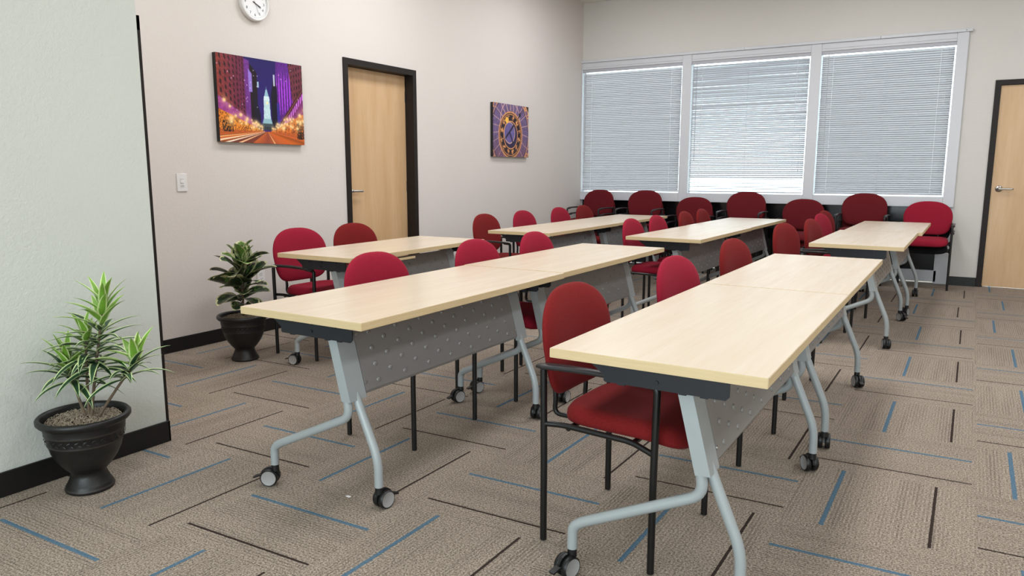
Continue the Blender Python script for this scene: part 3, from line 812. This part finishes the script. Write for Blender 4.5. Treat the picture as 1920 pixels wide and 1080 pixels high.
def wall_picture(name, img, y0, y1, z0, z1, label, cat='picture'):
    h, w, _ = img.shape; d = .036
    r = tag(empty(name, (0, (y0 + y1) / 2, z0)), label, cat)
    W_, H_ = y1 - y0, z1 - z0
    MB().box((.001, -W_ / 2, 0), (d, W_ / 2, H_)).obj('canvas_stretcher', M['black_base'], r)
    gx = np.linspace(-W_ / 2, W_ / 2, w + 1); gz = np.linspace(0, H_, h + 1)
    GX, GZ = np.meshgrid(gx, gz)
    vs = np.stack([np.full(GX.size, d + .0008), GX.ravel(), GZ.ravel()], -1)
    j, i = np.meshgrid(np.arange(h), np.arange(w), indexing='ij'); a = (j * (w + 1) + i).ravel()
    fs = np.stack([a, a + 1, a + w + 2, a + w + 1], -1)
    me = bpy.data.meshes.new('print'); me.from_pydata(vs.tolist(), [], fs.tolist())
    at = me.color_attributes.new('ink', 'FLOAT_COLOR', 'CORNER')
    pad = np.pad(img, ((1, 1), (1, 1), (0, 0)), 'edge'); vcol = (pad[:-1, :-1] + pad[1:, :-1] + pad[:-1, 1:] + pad[1:, 1:]) / 4
    c = vcol.reshape(-1, 3)[fs.ravel()] / 255; c = np.where(c <= .04045, c / 12.92, ((c + .055) / 1.055) ** 2.4)
    c4 = np.concatenate([c, np.ones((len(c), 1))], 1); at.data.foreach_set('color', c4.astype(np.float32).ravel())
    me.materials.append(M['print']); me.update()
    o = bpy.data.objects.new('print', me); COL.objects.link(o); o.parent = r
    return r
wall_picture('canvas_picture', paint_city(320, 248), -5.991, -5.195, 1.452, 2.07, 'canvas print of a night city street with pale lit tower, left of the door')
wall_picture('canvas_picture', paint_dial(180, 136), -2.368, -1.572, 1.418, 2.018, 'canvas print of a violet and gold dial, between the left door and the windows')

def text_mesh(mb, s, size, place, mi=0):
    cu = bpy.data.curves.new('t', 'FONT'); cu.body = s; cu.size = size; cu.align_x = 'CENTER'; cu.align_y = 'CENTER'; cu.extrude = .0004
    o = bpy.data.objects.new('t', cu); COL.objects.link(o)
    bpy.context.view_layer.update()
    me = bpy.data.meshes.new_from_object(o.evaluated_get(bpy.context.evaluated_depsgraph_get()))
    mb.add([v.co[:] for v in me.vertices], [tuple(p.vertices) for p in me.polygons], mi, False, place)
    bpy.data.objects.remove(o); bpy.data.curves.remove(cu); bpy.data.meshes.remove(me)
# clock: local +x out of the wall; across = +y, up = +z
CR = .128
ck = tag(empty('wall_clock', (0, -5.615, 2.468)), 'round white wall clock with black numerals, cut by the top of the view', 'clock')
RX = Matrix.Rotation(PI / 2, 4, 'Y')     # lathe axis z -> +x
MB().lathe([(0, 0), (CR - .004, 0), (CR, .006), (CR, .03), (CR - .003, .037), (CR - .010, .039), (CR - .016, .034), (CR - .017, .026)], 56, 0, RX).obj('case', M['white_pl'], ck)
MB().lathe([(CR - .016, .0255), (0, .0255)], 56, 0, RX, False).obj('dial', M['paper'], ck)
nm = MB(); ROT = Matrix(((0, 0, 1, 0), (1, 0, 0, 0), (0, 1, 0, 0), (0, 0, 0, 1)))   # text x -> y, text y -> z, normal -> x
for hh in range(1, 13):
    a = hh * PI / 6; rr = .084
    text_mesh(nm, str(hh), .027, Matrix.Translation((.0262, rr * math.sin(a), rr * math.cos(a))) @ ROT)
for mm in range(60):
    a = mm * PI / 30; T = Matrix.Translation((0, 0, 0)) @ Matrix.Rotation(-a, 4, 'X')
    nm.box((.0258, -.0006, .101), (.0262, .0006, .107 if mm % 5 else .110), 0, T)
nm.obj('numerals', M['ink'], ck)
def hand(name, deg, ln, wd, x, mat):
    T = Matrix.Rotation(-math.radians(deg), 4, 'X')
    MB().extr([(-wd / 2, -.018), (wd / 2, -.018), (wd / 2 * .8, ln), (-wd / 2 * .8, ln)], x, x + .001, 0, 0, T).obj(name, mat, ck)
hand('hour_hand', 113, .055, .0062, .028, M['ink']); hand('minute_hand', 119, .06, .0045, .0295, M['ink']); hand('second_hand', 158, .085, .0016, .031, M['ink'])

def plate(name, y, z, w, h, label, cat, dimmer):
    r = tag(empty(name, (0, y, z)), label, cat)
    MB().rbox((0, -w / 2, -h / 2), (.007, w / 2, h / 2), .0025).obj('cover_plate', M['white_pl'], r)
    if dimmer:
        m = MB(); m.rbox((.006, -.017, -.033), (.0085, .017, .033), .001); m.rbox((.0085, -.0125, -.004), (.012, .0125, .022), .001, 0)
        m.box((.0085, -.013, .0225), (.0092, .013, .0245), 1); m.box((.0085, -.012, -.026), (.0092, .012, -.0235), 1); m.box((.0085, -.012, -.0205), (.0092, .012, -.0185), 1)
        m.obj('rocker', [M['white_pl'], M['grey_slot']], r)
    else:
        for s in (-1, 1):
            m = MB(); pts = [(.0165 * math.copysign(abs(math.cos(a)) ** .7, math.cos(a)), .0145 * math.sin(a) + s * .0195) for a in [2 * PI * k / 20 for k in range(20)]]
            m.extr(pts, .006, .0088, 0)
            for yy in (-.006, .006): m.box((.0088, yy - .0014, s * .0195 - .002), (.0092, yy + .0014, s * .0195 + .006), 1)
            m.cyl(.0024, .0088, .0092, 0, 8, 1, Matrix.Translation((0, 0, s * .0195 - .008)))
            m.obj('socket', [M['white_pl'], M['ink']], r)
    return r
plate('light_switch', -6.297, 1.165, .078, .122, 'white dimmer switch plate on the wall below the city picture', 'light switch', True)
plate('wall_outlet', -5.668, .44, .074, .118, 'white wall outlet behind the broad-leaved potted plant', 'outlet', False)

# ------------------------------------------------------------------ potted plants
def pot_mesh():
    prof = [(0, 0), (.082, 0), (.087, .004), (.088, .012), (.084, .016), (.084, .022), (.078, .03), (.066, .058), (.062, .074), (.067, .082), (.082, .098), (.105, .13), (.122, .165), (.131, .198), (.1335, .2005), (.1325, .204), (.139, .24), (.1415, .2425), (.1405, .246), (.145, .27), (.146, .276), (.158, .279), (.165, .288), (.165, .3), (.158, .308), (.15, .306), (.146, .298), (.142, .272)]
    mi = [0] * (len(prof) - 1)
    for i in (3, 13, 14, 16, 17): mi[i] = 1
    m = MB().lathe(prof, 56, mi)
    # embossed leaf band
    for k in range(30):
        for row in (0, 1):
            a = 2 * PI * (k + .5 * row) / 30; z = .214 + .013 * row; r0 = .1345 + (z - .204) * .17
            T = Matrix.Rotation(a, 4, 'Z') @ Matrix.Translation((r0, 0, z)) @ Matrix.Rotation(.6 if row else -.6, 4, 'X')
            m.add([(-.001, -.011, 0), (.001, 0, -.0045), (.003, 0, 0), (.001, 0, .0045), (-.001, .011, 0)], [(0, 1, 2), (0, 2, 3), (1, 4, 2), (2, 4, 3)], 0, True, T)
    return m
def moss_mesh(R, z, n=900):
    m = MB(); r = random.Random(11)
    N = 32
    m.lathe([(0, z + .012), (R * .6, z + .008), (R, z - .006)], N, 1)
    for _ in range(n):
        a = r.uniform(0, 2 * PI); q = math.sqrt(r.random()) * R * .92; x, y = q * math.cos(a), q * math.sin(a); h = z + .012 - q * q * .6
        b = r.uniform(0, 2 * PI); L = r.uniform(.012, .035); bend = r.uniform(-1.6, 1.6); lift = r.uniform(.0, .016)
        pts = []
        for k in range(5):
            t = k / 4; pts.append((x + math.cos(b + bend * t) * L * (t - .5), y + math.sin(b + bend * t) * L * (t - .5), h + .002 + lift * math.sin(PI * t) + r.uniform(0, .003)))
        m.tube(pts, .0015, 3, 0, False)
    return m
def strap_leaf(m, base, az, elev, L, w, droop, mi_c, mi_e, nseg=9, twist=0):
    """lance-shaped leaf with pale margins"""
    p = Vector(base); d_az = Vector((math.cos(az), math.sin(az), 0)); side = Vector((-math.sin(az), math.cos(az), 0))
    vs = []; fs = []; mis = []; e = elev
    for i in range(nseg + 1):
        t = i / nseg; ww = w * (min(1, .38 + t * 3.2) * (1 - t ** 2.4)) if i < nseg else w * .015
        fwd = d_az * math.cos(e) + Vector((0, 0, 1)) * math.sin(e); up = -d_az * math.sin(e) + Vector((0, 0, 1)) * math.cos(e)
        for q in (-1, -.66, 0, .66, 1): vs.append(p + side * (q * ww / 2) + up * (abs(q) * ww * .16))
        p = p + fwd * (L / nseg); e -= droop / nseg * (.4 + 1.2 * t)
    for i in range(nseg):
        for j in range(4): fs.append((i * 5 + j, i * 5 + j + 1, i * 5 + j + 6, i * 5 + j + 5)); mis.append(mi_e if j in (0, 3) else mi_c)
    m.add(vs, fs, mis, True)
def dracaena():
    loc = (1.726, -7.996, 0)
    r = tag(empty('potted_dracaena', loc), 'slender plant with yellow-edged leaves in black urn pot, beside the near partition', 'plant')
    pot_mesh().obj('pot', [M['pot'], M['potgold']], r); moss_mesh(.143, .272).obj('moss', [M['moss'], M['soil']], r)
    O = Vector(loc)
    heads = [  # stem foot, bend, rosette top, leaf count
        ((1.752, -7.984, .27), (1.755, -7.96, .45), (1.772, -7.905, .745), 44, 1.0),
        ((1.738, -7.99, .27), (1.71, -8.0, .36), (1.668, -8.012, .50), 27, .95),
        ((1.745, -7.985, .27), (1.735, -7.98, .42), (1.715, -7.955, .62), 20, .8),
        ((1.768, -7.975, .27), (1.80, -7.945, .35), (1.905, -7.862, .525), 24, .95)]
    for hi, (a, b, c, n, sc) in enumerate(heads):
        A, B, C_ = [Vector(q) - O for q in (a, b, c)]
        path = [A * (1 - t) ** 2 + B * 2 * t * (1 - t) + C_ * t * t for t in [k / 10 for k in range(11)]]
        MB().tube(path, [.0065 - .0025 * k / 10 for k in range(11)], 8).obj('stem', M['stem'], r)
        rr = random.Random(20 + hi); m = MB()
        span = .52 if hi == 0 else .3
        for k in range(n):
            t = k / (n - 1); u = 1 - span * (1 - t)
            p = A * (1 - u) ** 2 + B * 2 * u * (1 - u) + C_ * u * u
            az = k * 2.39996 + rr.uniform(-.25, .25)
            ax = (C_ - B).normalized()
            el = lerp(.12, 1.25, t ** 1.5) + rr.uniform(-.15, .15) + .6 * (ax.x * math.cos(az) + ax.y * math.sin(az))
            L = sc * lerp(.205, .125, t ** 2) * rr.uniform(.85, 1.12)
            # keep the leaves this side of the partition
            reach = (p + O).x + math.cos(az) * L * .95
            if reach < 1.532: L *= max(.3, (1.535 - (p + O).x) / (math.cos(az) * L * .95)) ; el += .25
            young = t > .62
            strap_leaf(m, p, az, el, L, .035 * rr.uniform(.85, 1.12), lerp(1.15, .5, t), 1 if young else 0, 2)
        m.obj('foliage', [M['leaf'], M['leaf_y'], M['leaf_e']], r)
    return r
dracaena()
def ficus():
    loc = (.5786, -6.3136, 0)
    r = tag(empty('potted_rubber_plant', loc), 'broad-leaved variegated plant in a black urn pot, by the left wall and outlet', 'plant')
    pot_mesh().obj('pot', [M['pot'], M['potgold']], r); moss_mesh(.143, .272, 700).obj('moss', [M['moss'], M['soil']], r)
    top = Vector((.0, .02, .70))
    MB().tube([(0, 0, .27), (.004, .004, .4), (-.004, .012, .55), top], [.008, .007, .006, .004], 8).obj('stem', M['stem'], r)
    rr = random.Random(5); m = MB(); n = 38
    for k in range(n):
        t = k / (n - 1); z = lerp(.37, .655, t); az = k * 2.39996 + .5
        el = lerp(.05, 1.05, t ** 1.2) + rr.uniform(-.25, .25); L = (.115 + .085 * math.sin(PI * min(1, t * 1.05)) + .02 * t) * rr.uniform(.88, 1.12); w = L * rr.uniform(.62, .74)
        p = Vector((0, .02 * t, z)); d = Vector((math.cos(az), math.sin(az), 0)); side = Vector((-math.sin(az), math.cos(az), 0)); roll = rr.uniform(-.7, .7); el -= .32 * math.cos(az + .67)
        e = el + .25; pt = p.copy(); vs = []; fs = []; mis = []; ns = 12; nq = 12
        fwd = d * math.cos(e) + Vector((0, 0, 1)) * math.sin(e); m.tube([pt, pt + fwd * .03], .0028, 6, 3); pt = pt + fwd * .026
        droop = rr.uniform(.4, 1.1)
        for i in range(ns + 1):
            s = i / ns; ww = w * max(.012, math.sin(PI * min(1, s * .97 + .03)) ** .72)
            fwd = d * math.cos(e) + Vector((0, 0, 1)) * math.sin(e); up = -d * math.sin(e) + Vector((0, 0, 1)) * math.cos(e)
            sd = side * math.cos(roll) + up * math.sin(roll); up2 = up * math.cos(roll) - side * math.sin(roll)
            for j in range(nq): q = j / (nq - 1) * 2 - 1; vs.append(pt + sd * (q * ww / 2) + up2 * (abs(q) * ww * .12))
            pt = pt + fwd * (L / ns); e -= droop / ns
        young = t > .8
        for i in range(ns):
            for j in range(nq - 1):
                fs.append((i * nq + j, i * nq + j + 1, (i + 1) * nq + j + 1, (i + 1) * nq + j))
                edge = j in (0, nq - 2); near = j in (1, nq - 3)
                g = 2 if (young or rr.random() < .18) else 0
                mis.append(1 if edge or (near and rr.random() < .3) or i >= ns - 1 else (3 if rr.random() < .05 else g))
        m.add(vs, fs, mis, True)
    m.obj('foliage', [M['leaf_d'], M['leaf_c'], M['leaf_g'], M['leaf_p']], r)
ficus()
sc = MB().extr([(-.011, -.004), (.009, -.006), (.012, .004), (-.006, .006)], 0.0005, .002, 2).obj('paper_scrap', M['paper'])
sc.location = (2.66, -7.53, 0); tag(sc, 'tiny white paper scrap on the carpet between the near casters of the middle table', 'scrap')
